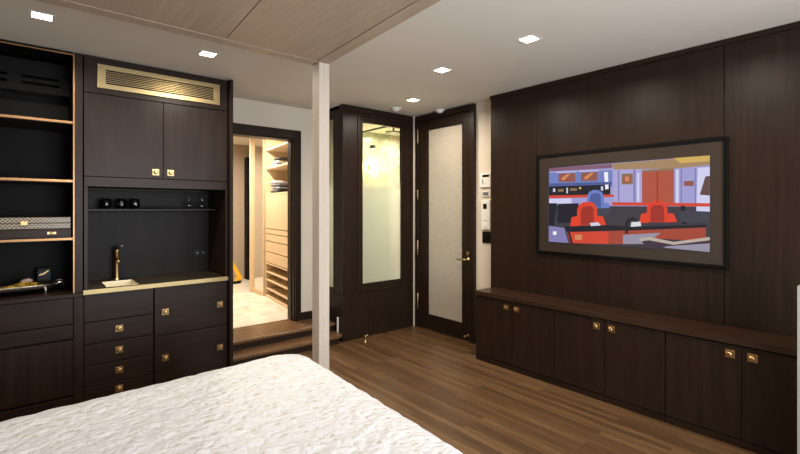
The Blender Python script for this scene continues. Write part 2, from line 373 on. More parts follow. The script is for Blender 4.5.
# television
M['tvglass']=plain('tv_mirror_surround',(.040,.029,.022),.22,var=.02)
PIC=[
 ('lilac',[(2.089,1.747),(0.912,1.751),(0.912,1.112),(2.089,1.114)]),
 ('blue',[(2.089,1.707),(1.55,1.696),(1.55,1.566),(2.089,1.58)]),
 ('plum',[(2.089,1.747),(1.55,1.745),(1.55,1.712),(2.089,1.72)]),
 ('brown',[(1.999,1.696),(1.851,1.693),(1.851,1.62),(1.999,1.624)]),
 ('brown',[(1.8,1.692),(1.666,1.69),(1.666,1.62),(1.8,1.624)]),
 ('black',[(2.089,1.592),(1.563,1.585),(1.563,1.495),(2.089,1.5)]),
 ('pale',[(2.089,1.482),(1.882,1.485),(1.882,1.444),(2.089,1.44)]),
 ('grey',[(2.089,1.424),(0.912,1.412),(0.912,1.112),(2.089,1.114)]),
 ('red',[(2.089,1.513),(1.537,1.508),(1.537,1.489),(2.089,1.488)]),
 ('black',[(2.009,1.439),(1.821,1.443),(1.821,1.282),(2.009,1.277)]),
 ('white',[(1.613,1.683),(1.582,1.684),(1.577,1.553),(1.602,1.548)]),
 ('lilac2',[(1.537,1.733),(1.333,1.733),(1.333,1.444),(1.537,1.451)]),
 ('gold',[(1.55,1.745),(0.912,1.751),(0.912,1.686),(1.125,1.677),(1.537,1.7)]),
 ('gold2',[(1.125,1.752),(0.912,1.751),(0.912,1.713),(1.082,1.713)]),
 ('pale',[(1.367,1.663),(1.352,1.662),(1.352,1.447),(1.367,1.447)]),
 ('door',[(1.333,1.666),(1.123,1.667),(1.123,1.437),(1.333,1.444)]),
 ('pale',[(1.112,1.671),(1.094,1.67),(1.094,1.436),(1.112,1.437)]),
 ('gold3',[(1.479,1.662),(1.397,1.662),(1.397,1.581),(1.479,1.582)]),
 ('brown',[(1.463,1.647),(1.412,1.647),(1.412,1.595),(1.463,1.594)]),
 ('brown',[(1.062,1.588),(1.004,1.588),(1.004,1.552),(1.062,1.555)]),
 ('pale',[(0.981,1.674),(0.912,1.674),(0.912,1.379),(0.989,1.383)]),
 ('brown2',[(0.937,1.613),(0.912,1.616),(0.912,1.486),(0.969,1.492)]),
 ('red',[(1.55,1.449),(0.912,1.435),(0.912,1.412),(1.55,1.424)]),
 ('black',[(1.082,1.419),(1.056,1.419),(1.047,1.292),(1.073,1.291)]),
 ('bluechair',[(1.755,1.403),(1.749,1.499),(1.732,1.533),(1.697,1.549),(1.652,1.544),(1.624,1.524),(1.613,1.485),(1.613,1.397)]),
 ('bluedark',[(1.732,1.408),(1.726,1.493),(1.708,1.521),(1.657,1.522),(1.638,1.502),(1.635,1.408)]),
 ('bluechair',[(1.791,1.443),(1.755,1.454),(1.749,1.369),(1.785,1.363)]),
 ('bluechair',[(1.613,1.447),(1.569,1.435),(1.569,1.37),(1.613,1.381)]),
 ('grey2',[(1.791,1.403),(1.563,1.403),(1.563,1.359),(1.657,1.33),(1.821,1.328)]),
 ('redchair',[(1.833,1.259),(1.833,1.391),(1.815,1.432),(1.779,1.451),(1.72,1.454),(1.686,1.436),(1.668,1.397),(1.663,1.269)]),
 ('reddark',[(1.803,1.265),(1.803,1.38),(1.785,1.414),(1.714,1.422),(1.694,1.397),(1.691,1.274)]),
 ('redchair',[(1.894,1.254),(1.882,1.327),(1.833,1.339),(1.827,1.256)]),
 ('redchair',[(1.663,1.269),(1.663,1.342),(1.618,1.337),(1.596,1.271)]),
 ('redchair',[(1.299,1.3),(1.299,1.408),(1.285,1.438),(1.257,1.453),(1.206,1.455),(1.178,1.437),(1.165,1.402),(1.16,1.303)]),
 ('reddark',[(1.275,1.303),(1.275,1.392),(1.261,1.423),(1.201,1.427),(1.187,1.407),(1.183,1.305)]),
 ('redchair',[(1.352,1.294),(1.338,1.361),(1.299,1.369),(1.294,1.295)]),
 ('redchair',[(1.16,1.303),(1.16,1.368),(1.125,1.363),(1.103,1.307)]),
 ('paper',[(1.407,1.298),(1.343,1.304),(1.338,1.271),(1.412,1.263)]),
 ('black',[(1.945,1.249),(1.585,1.271),(1.417,1.263),(1.432,1.234),(1.577,1.222),(1.919,1.203)]),
 ('red',[(1.919,1.203),(1.577,1.225),(1.577,1.124),(1.894,1.113)]),
 ('red2',[(1.577,1.225),(1.432,1.236),(1.432,1.133),(1.577,1.124)]),
 ('black',[(1.442,1.262),(0.933,1.293),(0.929,1.272),(1.432,1.234)]),
 ('red2',[(1.432,1.234),(0.933,1.274),(0.933,1.164),(1.432,1.133)]),
 ('lilac3',[(1.468,1.2),(1.206,1.227),(1.309,1.141),(1.468,1.131)]),
 ('black2',[(1.333,1.157),(1.285,1.186),(0.912,1.182),(0.912,1.112),(1.309,1.125)]),
 ('cream',[(1.352,1.18),(1.28,1.194),(1.125,1.167),(0.912,1.212),(0.912,1.191),(1.125,1.147),(1.285,1.17),(1.343,1.159)]),
 ('lilac3',[(1.169,1.134),(0.912,1.17),(0.912,1.112),(1.192,1.123)]),
 ('black',[(1.453,1.212),(1.45,1.291),(1.432,1.323),(1.402,1.337),(1.367,1.319),(1.362,1.299),(1.377,1.303),(1.402,1.316),(1.422,1.302),(1.43,1.276),(1.43,1.213)]),
 ('pale',[(2.016,1.709),(1.839,1.703),(1.839,1.698),(2.016,1.703)]),
 ('pale',[(1.815,1.705),(1.652,1.7),(1.652,1.694),(1.815,1.699)]),
 ('orange',[(1.977,1.653),(1.919,1.688),(1.888,1.689),(1.951,1.634)]),
 ('orange',[(1.779,1.648),(1.72,1.685),(1.691,1.683),(1.755,1.63)]),
 ('white2',[(2.049,1.572),(2.029,1.571),(2.029,1.541),(2.049,1.542)]),
 ('gold3',[(2.003,1.564),(1.951,1.566),(1.951,1.542),(2.003,1.541)]),
 ('white2',[(1.926,1.574),(1.913,1.573),(1.913,1.526),(1.926,1.527)]),
 ('gold3',[(1.894,1.567),(1.833,1.567),(1.833,1.547),(1.894,1.546)]),
 ('gold2',[(1.815,1.575),(1.797,1.575),(1.797,1.558),(1.815,1.558)]),
 ('white2',[(1.635,1.574),(1.618,1.574),(1.618,1.54),(1.635,1.541)]),
 ('bluedark',[(2.089,1.616),(1.55,1.606),(1.55,1.585),(2.089,1.595)]),
 ('lilacd',[(1.505,1.693),(1.494,1.692),(1.494,1.451),(1.505,1.451)]),
 ('lilacd',[(1.392,1.69),(1.377,1.689),(1.377,1.45),(1.392,1.45)]),
 ('lilacd',[(1.082,1.674),(1.073,1.674),(1.073,1.436),(1.082,1.436)]),
 ('lilacd',[(0.997,1.673),(0.989,1.673),(0.989,1.436),(0.997,1.436)]),
 ('reddark',[(1.233,1.665),(1.224,1.664),(1.224,1.438),(1.233,1.44)]),
 ('gold3',[(1.333,1.679),(1.123,1.682),(1.123,1.667),(1.333,1.666)]),
 ('orange',[(1.453,1.642),(1.422,1.64),(1.422,1.603),(1.453,1.604)]),
 ('black',[(2.089,1.446),(2.009,1.445),(2.042,1.252),(2.089,1.16)]),
 ('grey2',[(1.082,1.383),(0.912,1.374),(0.912,1.305),(1.082,1.305)]),
 ('lilacd',[(2.089,1.251),(1.945,1.237),(1.907,1.112),(2.089,1.114)]),
 ('white2',[(1.726,1.284),(1.657,1.292),(1.635,1.267),(1.714,1.259)]),
 ('black',[(1.913,1.203),(1.894,1.204),(1.869,1.115),(1.888,1.114)]),
 ('orange',[(1.851,1.183),(1.791,1.188),(1.791,1.145),(1.851,1.142)]),
 ('white',[(2.049,1.204),(2.016,1.205),(2.016,1.175),(2.049,1.174)]),
]

tv=empty('television',(TX,1.51,1.01),'wide flat television with black frame set into the dark panelled wall, screen switched on','television')
m=MB(); y0,y1,z0,z1,t=.813,2.212,1.008,1.865,.024; xa,xb=TX-.026,TX
m.box(xa,xb,y0,y1,z0,z0+t).box(xa,xb,y0,y1,z1-t,z1).box(xa,xb,y0,y0+t,z0+t,z1-t).box(xa,xb,y1-t,y1,z0+t,z1-t)
m.build('frame','frameblack',tv,.002)
m=MB().box(TX-.014,TX,y0+t,y1-t,z0+t,z1-t).build('bezel','tvglass',tv)
PC={'lilac':(.34,.33,.62),'lilac2':(.40,.37,.66),'lilac3':(.30,.28,.36),'blue':(.16,.21,.50),'plum':(.22,.10,.16),'brown':(.28,.09,.07),'black':(.012,.012,.02),
'black2':(.05,.03,.05),'pale':(.62,.62,.85),'grey':(.045,.04,.05),'grey2':(.05,.05,.07),'red':(.62,.06,.03),'red2':(.36,.06,.035),'white':(.85,.85,.95),'gold':(.36,.23,.12),
'gold2':(.62,.40,.10),'gold3':(.26,.15,.08),'door':(.42,.085,.05),'brown2':(.12,.06,.05),'bluechair':(.14,.20,.55),'redchair':(.72,.05,.02),'paper':(.7,.7,.75),'cream':(.48,.40,.34),'bluedark':(.07,.10,.30),'reddark':(.34,.03,.02),'orange':(.62,.24,.10),'white2':(.6,.62,.75),'lilacd':(.22,.20,.42)}
keys=list(PC); 
mats=[emit('screen_'+k,PC[k],0.85) for k in keys]
for q in mats: q.node_tree.nodes['Principled BSDF'].inputs['Roughness'].default_value=.18; q.node_tree.nodes['Principled BSDF'].inputs['Specular IOR Level'].default_value=.15; q.node_tree.nodes['Principled BSDF'].inputs['Base Color'].default_value=(.01,.01,.01,1)
m=MB(); idx=[]
m.box(TX-.0165,TX-.014,.912,2.103,1.112,1.752); idx+= [keys.index('grey')]*6
for i,(k,pts) in enumerate(PIC):
    x=TX-.0167-.00008*i
    m.face([(x,a,b) for a,b in pts]); idx.append(keys.index(k))
m.bm.faces.ensure_lookup_table()
for f,i in zip(m.bm.faces,idx): f.material_index=i
scn=m.build('screen',mats,tv)
props(scn,'lit screen showing a purple walled studio with red desks, red chairs and a red door')

# ------------------------------------------------------------------ low cabinets under the television
def low_cab(name,ya,yb,label):
    t=empty(name,(3.18,(ya+yb)/2,0),label,'cabinet','low cabinets under the television')
    x=3.18
    box('carcass','blackmatte',t,x+.020,TX-.001,yb+.001,ya-.001,.05,.598,0)
    box('plinth','wenge_y',t,x+.004,x+.03,yb+.001,ya-.001,0,.045)
    ym=(ya+yb)/2
    for a,b,ky in((ya-.002,ym+.0015,ym+.055),(ym-.0015,yb+.002,ym-.052)):
        d=box('door','wenge_v',t,x,x+.02,b,a,.05,.592,.002)
        knob(d,x,ky,.54,'x')
    return t
low_cab('low_cabinet',2.688,1.888,'dark two door cabinet at far end of the low row, nearest the entrance door')
low_cab('low_cabinet.001',1.886,1.091,'dark wooden two door cabinet in the middle of the low row below the television')
low_cab('low_cabinet.002',1.089,.284,'dark two door cabinet at the near end of the low row, largest in view')
props(box('bench_top','brown_y',None,3.168,TX-.001,.28,2.692,.60,.64,.003,org=(3.3,1.5,.6)),'long brown wooden bench top running over the low cabinets','worktop')
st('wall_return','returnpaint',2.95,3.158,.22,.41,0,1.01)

# ------------------------------------------------------------------ wall controls between door and panelling
def dev(name,label,cat,y0,y1,z0,z1,th,mat='plastic'):
    t=empty(name,(XR,(y0+y1)/2,z0),label,cat)
    box('case',mat,t,XR-th,XR-.0005,y0,y1,z0,z1,.004,seg=3)
    return t
t=dev('thermostat','white wall thermostat with dark slot display, topmost control beside the entrance door','control',2.80,2.94,1.615,1.762,.022)
box('display','black',t,XR-.0235,XR-.021,2.815,2.90,1.718,1.742,.0005); box('button','lcd',t,XR-.025,XR-.021,2.893,2.903,1.655,1.695,.001)
t=dev('wall_control','small white wall control with grey display between thermostat and intercom','control',2.808,2.915,1.52,1.58,.016)
box('display','lcd',t,XR-.0175,XR-.015,2.825,2.90,1.532,1.566,.0005)
t=dev('intercom','tall white wall intercom with small dark square screen beside the entrance door','intercom',2.80,2.912,1.188,1.48,.03)
box('screen','black',t,XR-.0315,XR-.029,2.838,2.885,1.395,1.448,.001); 
MB().lathe((XR-.03,2.855,1.225),[(.022,0),(.022,.003),(.018,.004)],20,'x').build('button','plastic',t,0,True)
m=MB()
for k in range(3): m.box(XR-.0315,XR-.029,2.83+.022*k,2.842+.022*k,1.275,1.28)
m.build('indicator','lcd',t)
t=dev('switch_plate','black square light switch plate below the white intercom','switch',2.79,2.912,1.05,1.165,.012,'black')
box('switch','frameblack',t,XR-.016,XR-.011,2.815,2.845,1.085,1.13,.001); box('switch','frameblack',t,XR-.016,XR-.011,2.86,2.89,1.085,1.13,.001)

# door stop on the floor, slim white strip on the step
t=empty('door_stopper',(2.69,3.76,0),'small brass post doorstop standing on the floor before the glazed partition','doorstop')
MB().lathe((2.69,3.76,0),[(.02,0),(.02,.006),(.008,.01),(.008,.05),(.012,.055),(.012,.07),(.006,.078)],16).build('post','brass',t,0,True)
MB().tube([(2.69,3.76,.062),(2.712,3.752,.078),(2.725,3.748,.068)],.005,8).build('hook','brass',t,0,True)
props(MB().box(2.492,2.506,3.985,4.005,.09,.25).build('white_strip','plastic',None,.003,org=(2.5,4,.09)),'slim white upright strip standing on the lower wooden step','strip')

# ------------------------------------------------------------------ built-in wall unit on the left (front plane y = 3.84)
FY=3.84; BY=4.398
# upper two-door cabinet with ventilation panel above
t=empty('wall_cabinet',(.80,FY,1.63),'tall dark wooden wall cabinet with two doors above the bar niche','cabinet')
box('carcass','blackmatte',t,.30,1.299,FY+.022,BY,1.63,2.49,0)
box('panel','wenge_h',t,.299,1.299,FY,FY+.021,2.232,2.494,.002)
for a,b,kx in((.299,.8045,.753),(.8075,1.299,.858)):
    d=box('door','wenge_v',t,a,b,FY,FY+.021,1.632,2.228,.002); knob(d,kx,FY,1.681)
# brass air grille
g=empty('air_grille',(.80,FY,2.27),'wide brass slatted air grille in the panel above the wall cabinet','grille')
x0,x1,z0,z1=.377,1.232,2.272,2.443
m=MB().box(x0,x1,FY-.014,FY,z0,z0+.034).box(x0,x1,FY-.014,FY,z1-.034,z1).box(x0,x0+.05,FY-.014,FY,z0+.034,z1-.034).box(x1-.05,x1,FY-.014,FY,z0+.034,z1-.034)
m.build('frame','brass_soft',g,.001)
box('backing','blackmatte',g,x0+.04,x1-.04,FY-.002,FY-.0002,z0+.03,z1-.03,0)
n=8
for k in range(n-1):
    z=z0+.034+(k+1)*(z1-z0-.068)/n
    MB().box(x0+.05,x1-.05,FY-.012,FY-.009,z-.0019,z+.0019).build('slat','brass_soft',g)
for sx in(x0+.02,x1-.02):
    for sz in(z0+.02,z1-.02): MB().lathe((sx,FY-.014,sz),[(.005,0),(.004,.002)],10,'y').build('screw','brass',g)
# niche shell
nb=empty('bar_niche',(.8,FY,.82),'dark wooden bar niche with thin shelf between brass counter and wall cabinet','niche')
box('rail','wenge_h',nb,.299,1.299,FY+.002,FY+.03,1.558,1.628,.002)
box('side_panel','wenge_v',nb,.299,.322,FY,BY-.09,.822,1.557,.0015); box('side_panel','wenge_v',nb,1.284,1.299,FY,BY-.09,.822,1.557,.0015)
box('back_panel','nichewall',nb,.30,1.299,4.308,4.33,.822,1.557,0)
box('top_panel','nichewall',nb,.322,1.284,FY+.03,4.308,1.562,1.58,0)
box('shelf','wenge_h',nb,.322,1.284,4.09,4.307,1.383,1.396,.001)
# worktop
wt=empty('worktop',(.8,FY,.785),'brass sheet counter with bright brass front edge below the bar niche','worktop')
m=MB(); sx0,sx1,sy0,sy1=.435,.645,3.885,4.165
m.box(.299,sx0,FY+.012,BY-.09,.79,.82); m.box(sx1,1.299,FY+.012,BY-.09,.79,.82); m.box(sx0,sx1,FY+.012,sy0,.79,.82); m.box(sx0,sx1,sy1,BY-.09,.79,.82)
m.build('top','counter',wt)
box('front_edge','brass_soft',wt,.293,1.303,FY-.012,FY+.012,.786,.8205,.0015)
# sink
sk=empty('sink',(.54,4.02,.765),'small square polished brass sink sunk into the bar counter','sink')
m=MB(); z=.768
m.box(sx0,sx1,sy0,sy1,z,z+.004); m.box(sx0,sx0+.004,sy0,sy1,z+.004,.8215); m.box(sx1-.004,sx1,sy0,sy1,z+.004,.8215); m.box(sx0+.004,sx1-.004,sy0,sy0+.004,z+.004,.8215); m.box(sx0+.004,sx1-.004,sy1-.004,sy1,z+.004,.8215)
m.build('bowl','sinkbrass',sk,.001)
MB().lathe((.54,4.02,.772),[(.02,0),(.018,.003)],16).build('drain','brass',sk)
# tap
fc=empty('tap',(.545,4.215,.82),'tall upright brass bar tap with short spout behind the small sink','tap')
MB().lathe((.545,4.215,.82),[(.026,0),(.026,.006),(.019,.01),(.0175,.02),(.0175,.225),(.0195,.228),(.0195,.245),(.015,.25)],20).build('body','brass',fc,0,True)
MB().tube([(.545,4.205,.985),(.545,4.17,.99),(.545,4.125,.985),(.545,4.11,.972)],[.012,.011,.011,.011],12).build('spout','brass',fc,0,True)
MB().lathe((.545,4.215,1.072),[(.014,0),(.016,.004),(.016,.016),(.011,.02)],16).build('lever','black',fc,0,True)
MB().tube([(.545,4.215,1.084),(.562,4.205,1.092),(.585,4.19,1.10)],.005,8).build('handle','brass',fc,0,True)
# socket in niche
so=empty('wall_socket',(1.21,4.308,.95),'black double socket plate with two glints shaped as brass studs on the niche back wall','socket')
box('plate','black',so,1.15,1.27,4.300,4.3078,.955,1.028,.002)
for x in(1.185,1.235): MB().lathe((x,4.300,.992),[(.006,0),(.005,.006)],12,'y').build('glint_stud','brass',so)  # two glints on the plate, shaped as brass studs
# glasses on niche shelf
def tumbler(x,label):
    t=MB().lathe((x,4.185,1.396),[(.004,0),(.026,0),(.036,.014),(.040,.035),(.036,.064),(.031,.084),(.0295,.084),(.034,.064),(.0375,.035),(.033,.016),(.024,.008),(.004,.007)],22,cap=True)
    o=t.build('tumbler','smoke',None,0,True,org=(x,4.185,1.396)); return props(o,label,'glass','smoked tumblers on the niche shelf')
tumbler(.469,'round smoked glass tumbler on the niche shelf, leftmost of three')
tumbler(.572,'round smoked glass tumbler on the niche shelf, middle of three')
tumbler(.667,'round smoked glass tumbler on the niche shelf, nearest the flat dark dish')
props(MB().lathe((.865,4.19,1.396),[(.02,0),(.10,.0),(.135,.008),(.135,.011),(.10,.005),(.02,.004)],30).build('dish','black',None,0,True,org=(.865,4.19,1.396)),'flat dark round dish between the glasses on the niche shelf','dish')
for x,l in((1.083,'small round bottomed clear glass bottle on the niche shelf, beside the dark dish'),(1.192,'small round bottomed clear glass bottle at the right end of the niche shelf')):
    t=empty('bottle',(x,4.185,1.396),l,'bottle','small clear bottles on the niche shelf')
    MB().lathe((x,4.185,1.396),[(.004,0),(.022,0),(.031,.016),(.031,.038),(.020,.058),(.010,.068),(.009,.088),(.012,.092),(.007,.092),(.006,.07),(.016,.056),(.027,.036),(.027,.018),(.018,.006),(.004,.005)],20).build('body','clear',t,0,True)
    MB().lathe((x,4.185,1.482),[(.0055,0),(.0055,.008),(.011,.013),(.012,.022),(.006,.031)],14).build('stopper','clear',t,0,True)
# drawers below
dc=empty('drawer_cabinet',(.52,FY,0),'narrow dark wooden cabinet with stacked drawers below the bar sink','cabinet')
box('carcass','blackmatte',dc,.299,.738,FY+.022,BY,.0,.76,0)
box('front_panel','wenge_h',dc,.299,.736,FY,FY+.021,.588,.784,.002)
for z0,z1,kz in((.429,.583,.512),(.274,.424,.354),(.122,.269,.205),(.004,.117,.067)):
    d=box('drawer','wenge_h',dc,.299,.736,FY,FY+.021,z0,z1,.003); knob(d,.512,FY,kz)
dc=empty('drawer_cabinet.001',(1.02,FY,0),'wide dark wooden cabinet with two deep drawers below the brass counter','cabinet')
box('carcass','blackmatte',dc,.740,1.299,FY+.022,BY,.0,.785,0)
for z0,z1,kz in((.410,.784,.588),(.02,.403,.226)):
    d=box('drawer','wenge_h',dc,.745,1.299,FY,FY+.021,z0,z1,.003); knob(d,.82,FY,kz); knob(d,1.238,FY,kz)
# right end panel, full height
props(box('end_panel','wenge_v',None,1.3035,1.332,FY-.05,BY,0,2.494,.002,org=(1.32,4.1,0)),'tall narrow dark end panel closing the wall unit beside the doorway','panel')

# bookcase on the far left
bc=empty('bookcase',(-.35,FY,.80),'open dark bookcase with gold edged shelves at the left edge','bookcase')
BX=-1.2
box('stile','wenge_v',bc,.246,.292,FY,BY,.806,2.494,.002)
box('side_panel','shelfback',bc,.236,.246,FY+.02,BY,.806,2.494,0); box('side_panel','shelfback',bc,BX-.03,BX,FY,BY,.806,2.494,0)
box('back_panel','shelfback',bc,BX,.236,4.30,4.32,.806,2.494,0)
box('gold_trim','copper',bc,.236,.2455,FY-.003,FY+.019,.806,2.484,.001)
box('gold_trim','copper',bc,BX,.236,FY-.003,FY+.012,2.473,2.482,.001)
box('top_panel','shelfback',bc,BX,.236,FY,4.30,2.483,2.494,0)
for z in(2.004,1.594,1.190):
    s=box('shelf','wenge_h',bc,BX,.235,FY+.012,4.30,z-.014,z+.006,0)
    box('shelf_edge','copper',s,BX,.235,FY,FY+.012,z-.010,z+.006,.001)
# slotted panel in the top bay
m=MB(); ya,yb=4.14,4.155
m.box(BX,.235,ya,yb,2.24,2.292).box(BX,.235,ya,yb,2.312,2.338).box(BX,.235,ya,yb,2.358,2.47)
for a,b in((BX,-.62),(-.52,-.40),(-.12,-.04),(.17,.235)): m.box(a,b,ya,yb,2.292,2.312); m.box(a,b,ya,yb,2.338,2.358)
m.build('vent_panel','blackmatte',bc,.001)
# flat box on top shelf
e=empty('media_box',(-.05,4.1,2.01),'flat black box lying on the top shelf of the bookcase','box')
box('case','blackmatte',e,-.25,.11,3.98,4.22,2.012,2.045,.004)
box('front','black',e,-.24,.10,3.975,3.98,2.018,2.040,.001)
# inlaid box
e=empty('inlaid_box',(-.2,4.0,1.26),'wide box with pale geometric inlay and brass clasp on the third shelf','box')
box('lid','inlay',e,-.62,.225,3.875,4.20,1.301,1.338,.002); box('body','inlay',e,-.62,.225,3.872,4.20,1.262,1.298,.002)
box('clasp','brass',e,-.045,-.005,3.864,3.872,1.285,1.315,.003)
e=empty('shallow_drawer',(-.2,4.0,1.197),'shallow dark brown drawer box with brass pull beneath the inlaid box','drawer')
box('case','brown_y',e,-.70,.228,3.88,4.25,1.1965,1.2600,.002)
box('front','wenge_h',e,-.69,.222,3.870,3.880,1.204,1.254,.002)
MB().box(.095,.145,3.862,3.870,1.222,1.240).lathe((.12,3.862,1.231),[(.008,0),(.010,.008),(.006,.014)],14,'y').build('pull','brass',e,.001)
# base under the bookcase
b_=empty('base_cabinet',(-.4,FY,0),'dark wooden base cabinet with recessed grooves below the left bookcase','cabinet')
box('top','wenge_h',b_,BX-.03,.292,FY-.012,BY,.778,.804,.002)
box('carcass','blackmatte',b_,BX-.03,.292,FY+.022,BY,0,.777,0)
box('drawer','wenge_h',b_,BX,.236,FY,FY+.021,.592,.774,.002)
box('stile','wenge_v',b_,.239,.296,FY,FY+.021,0,.776,.002)
box('door','wenge_h',b_,BX,.236,FY,FY+.021,.492,.587,.002)
box('door','wenge_v',b_,BX,.236,FY+.004,FY+.021,.095,.478,.002)
box('stile','wenge_v',b_,.185,.236,FY,FY+.003,.095,.478,.0)
box('plinth','wenge_h',b_,BX,.236,FY,FY+.021,.0,.080,.002)
# tray with food
tr_=empty('tray',(-.15,4.06,.804),'long silver tray with curled end handles on the left counter','tray')
def dish(x0,x1,y0,y1,z,mb):
    n=40; rings=[]
    cx,cy=(x0+x1)/2,(y0+y1)/2; a,b=(x1-x0)/2,(y1-y0)/2
    for s_,h in((.80,0),(.84,.0),(.93,.018),(1.0,.028),(1.0,.031),(.92,.022),(.82,.005),(.2,.004)):
        ring=[]
        for i in range(n):
            th=2*PI*i/n; c_,s2=math.cos(th),math.sin(th)
            px=math.copysign(abs(c_)**.6,c_)*a; py=math.copysign(abs(s2)**.6,s2)*b
            k=s_ if s_>.5 else s_
            rx=px-(1-s_)*math.copysign(min(abs(px),b),px) if s_>.5 else px*.2; ry=py*s_
            ring.append(mb.bm.verts.new((cx+rx,cy+ry,z+h)))
        rings.append(ring)
    for A,B in zip(rings,rings[1:]):
        for i in range(n): mb.bm.faces.new((A[i],A[(i+1)%n],B[(i+1)%n],B[i]))
    mb.bm.faces.new(rings[0][::-1]); mb.bm.faces.new(rings[-1]); return mb
dish(-.55,.155,3.93,4.17,.836,MB()).build('bowl','steel',tr_,0,True)
for ex,sg in((.145,1),(-.54,-1)):
    MB().tube([(ex,3.98,.859),(ex+.02*sg,3.98,.876),(ex+.045*sg,3.985,.872),(ex+.052*sg,4.0,.854),(ex+.052*sg,4.05,.846),(ex+.052*sg,4.10,.854),(ex+.045*sg,4.115,.872),(ex+.02*sg,4.12,.876),(ex,4.12,.859)],.006,8).build('handle','steel',tr_,0,True)
for fx in(-.47,.09):
    for fy in(3.975,4.125): MB().lathe((fx,fy,.804),[(.006,0),(.008,.003),(.006,.022),(.011,.036)],10).build('foot','steel',tr_,0,True)
M['yellow']=plain('yellow_food',(.80,.50,.06),.5,var=.25,scale=60)
M['pinkish']=plain('pinkish_piece',(.55,.37,.28),.5)
m=MB()
for k in range(140):
    a=R.random()*2*PI; r=math.sqrt(R.random()); x=-.03+r*.12*math.cos(a); y=4.05+r*.075*math.sin(a); z=.847+(1-r)*.045*R.random()
    q=R.random()*PI; L=.016+.012*R.random(); dx,dy=math.cos(q)*L,math.sin(q)*L
    m.tube([(x-dx,y-dy,z),(x,y,z+.008*R.random()),(x+dx,y+dy,z)],[.003,.0055,.003],6)
props(m.build('yellow_snack','yellow',None,0,True,org=(0,4.05,.83)),'heap of bright yellow pieces in the silver tray','food',kind='stuff')
props(MB().prism([(-.05,.892),(-.03,.906),(-.0,.912),(.025,.896),(.01,.888),(-.02,.886)],4.03,4.08,1).build('snack_piece','pinkish',None,.004,org=(-.02,4.05,.886)),'pinkish beige piece lying on top of the yellow heap','food')
cn=empty('canister',(.085,4.235,.804),'small square black canister with gold glints behind the silver tray','canister')
box('body','black',cn,.045,.125,4.195,4.275,.804,.945,.003)
box('lid','black',cn,.043,.127,4.193,4.277,.9455,.958,.003)
MB().prism([(.058,.905),(.084,.912),(.112,.936),(.112,.944),(.080,.920),(.058,.915)],4.1935,4.195,1).build('glint_stripe','brass',cn)  # gold glints on the front, shaped as a thin brass stripe

# ------------------------------------------------------------------ bed and canopy
bx0,bx1,by0,by1,bt=-.85,1.300,-.25,2.570,.524
def bedmesh():
    bm=bmesh.new(); cr=.13; er=.055; st_=.0125
    ix0,ix1,iy0,iy1=bx0+er,bx1-er,by0+er,by1-er
    sk=.40
    xs=[];x=ix0-sk
    while x<ix1+sk: xs.append(x); x+=st_ if x>-.35 else .04
    ys=[];y=iy0-sk
    while y<iy1+sk: ys.append(y); y+=st_ if y>.85 else .04
    def puff(u,v):
        p=(u*.94+v*.34)/.062; q=(-u*.34+v*.94)/.058
        a=abs(math.sin(PI*p/2))**.7*abs(math.sin(PI*q/2))**.7
        w=math.sin(p*2.3+1.7*math.sin(q*1.1))*math.sin(q*2.9+1.3*math.sin(p*1.7))
        return .0048*a+.0013*w
    C=cr-er*0
    grid=[]
    for y in ys:
        row=[]
        for x in xs:
            # nearest point on the inner rounded rectangle
            qx=min(max(x,ix0+C),ix1-C); qy=min(max(y,iy0+C),iy1-C)
            dx,dy=x-qx,y-qy
            # square-to-round so the skirt stays even
            l=math.hypot(dx,dy)
            d=l-C
            if l>1e-9: ux,uy=dx/l,dy/l
            else: ux=uy=0
            h=puff(x,y)
            if d<=0: row.append(bm.verts.new((x,y,bt-er*0-.0+h-.012*max(0,1+d/.12)**2)))
            else:
                bxp,byp=qx+ux*C,qy+uy*C; a=d/er
                if a<PI/2: o=er*math.sin(a); zz=bt-.012-er*(1-math.cos(a))
                else: o=er; zz=bt-.012-er-(d-er*PI/2)
                zz=max(zz,.14); row.append(bm.verts.new((bxp+ux*(o+h),byp+uy*(o+h),zz+h*.5)))
        grid.append(row)
    for A,B in zip(grid,grid[1:]):
        for i in range(len(xs)-1): bm.faces.new((A[i],A[i+1],B[i+1],B[i]))
    for v in bm.verts:
        x,y,_=v.co; v.co.x+=.05*(y-2.3); v.co.y+=.04*(x-1.25)
    me=bpy.data.meshes.new('bedspread'); bm.normal_update(); bm.to_mesh(me); bm.free()
    for p in me.polygons: p.use_smooth=True
    return me
bd=empty('bed',(.2,1.1,0),'large bed with square pale wooden corner post carrying a flat wooden canopy','bed')
box('bed_base','post',bd,bx0+.03,bx1-.03,by0+.03,by1-.03,.04,.30,.005)
box('mattress','plastic',bd,bx0+.02,bx1-.025,by0+.02,by1-.025,.30,.47,.03)
PXa,PXb,PYa,PYb=1.452,1.530,2.548,2.640
box('post','post',bd,PXa,PXb,PYa,PYb,0,2.36,.003)
CX0,CX1,CY0,CY1,CZ=-.75,PXb,-1.28,PYb,2.36
def skew(o):
    for v in o.data.vertices: v.co.x+=.062*(v.co.y+ORG[o].y-PYb)
    return o
M['seam']=plain('canopy_seam',(.16,.11,.07),.6)
cp=MB()
bw=.085; g=.004
cp.box(CX0,CX1,CY1-bw,CY1,CZ,CZ+.05); cp.box(CX1-bw,CX1,CY0,CY1-bw-.0005,CZ,CZ+.05)
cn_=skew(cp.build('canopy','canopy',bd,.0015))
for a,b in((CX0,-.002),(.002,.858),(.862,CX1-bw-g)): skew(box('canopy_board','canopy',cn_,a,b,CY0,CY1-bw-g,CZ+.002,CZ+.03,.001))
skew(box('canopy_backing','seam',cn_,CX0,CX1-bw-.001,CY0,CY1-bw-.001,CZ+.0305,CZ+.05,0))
sp=bpy.data.objects.new('bedspread',bedmesh()); COL.objects.link(sp); sp.data.materials.append(M['quilt'])
sp.modifiers.new('thick','SOLIDIFY').thickness=.004
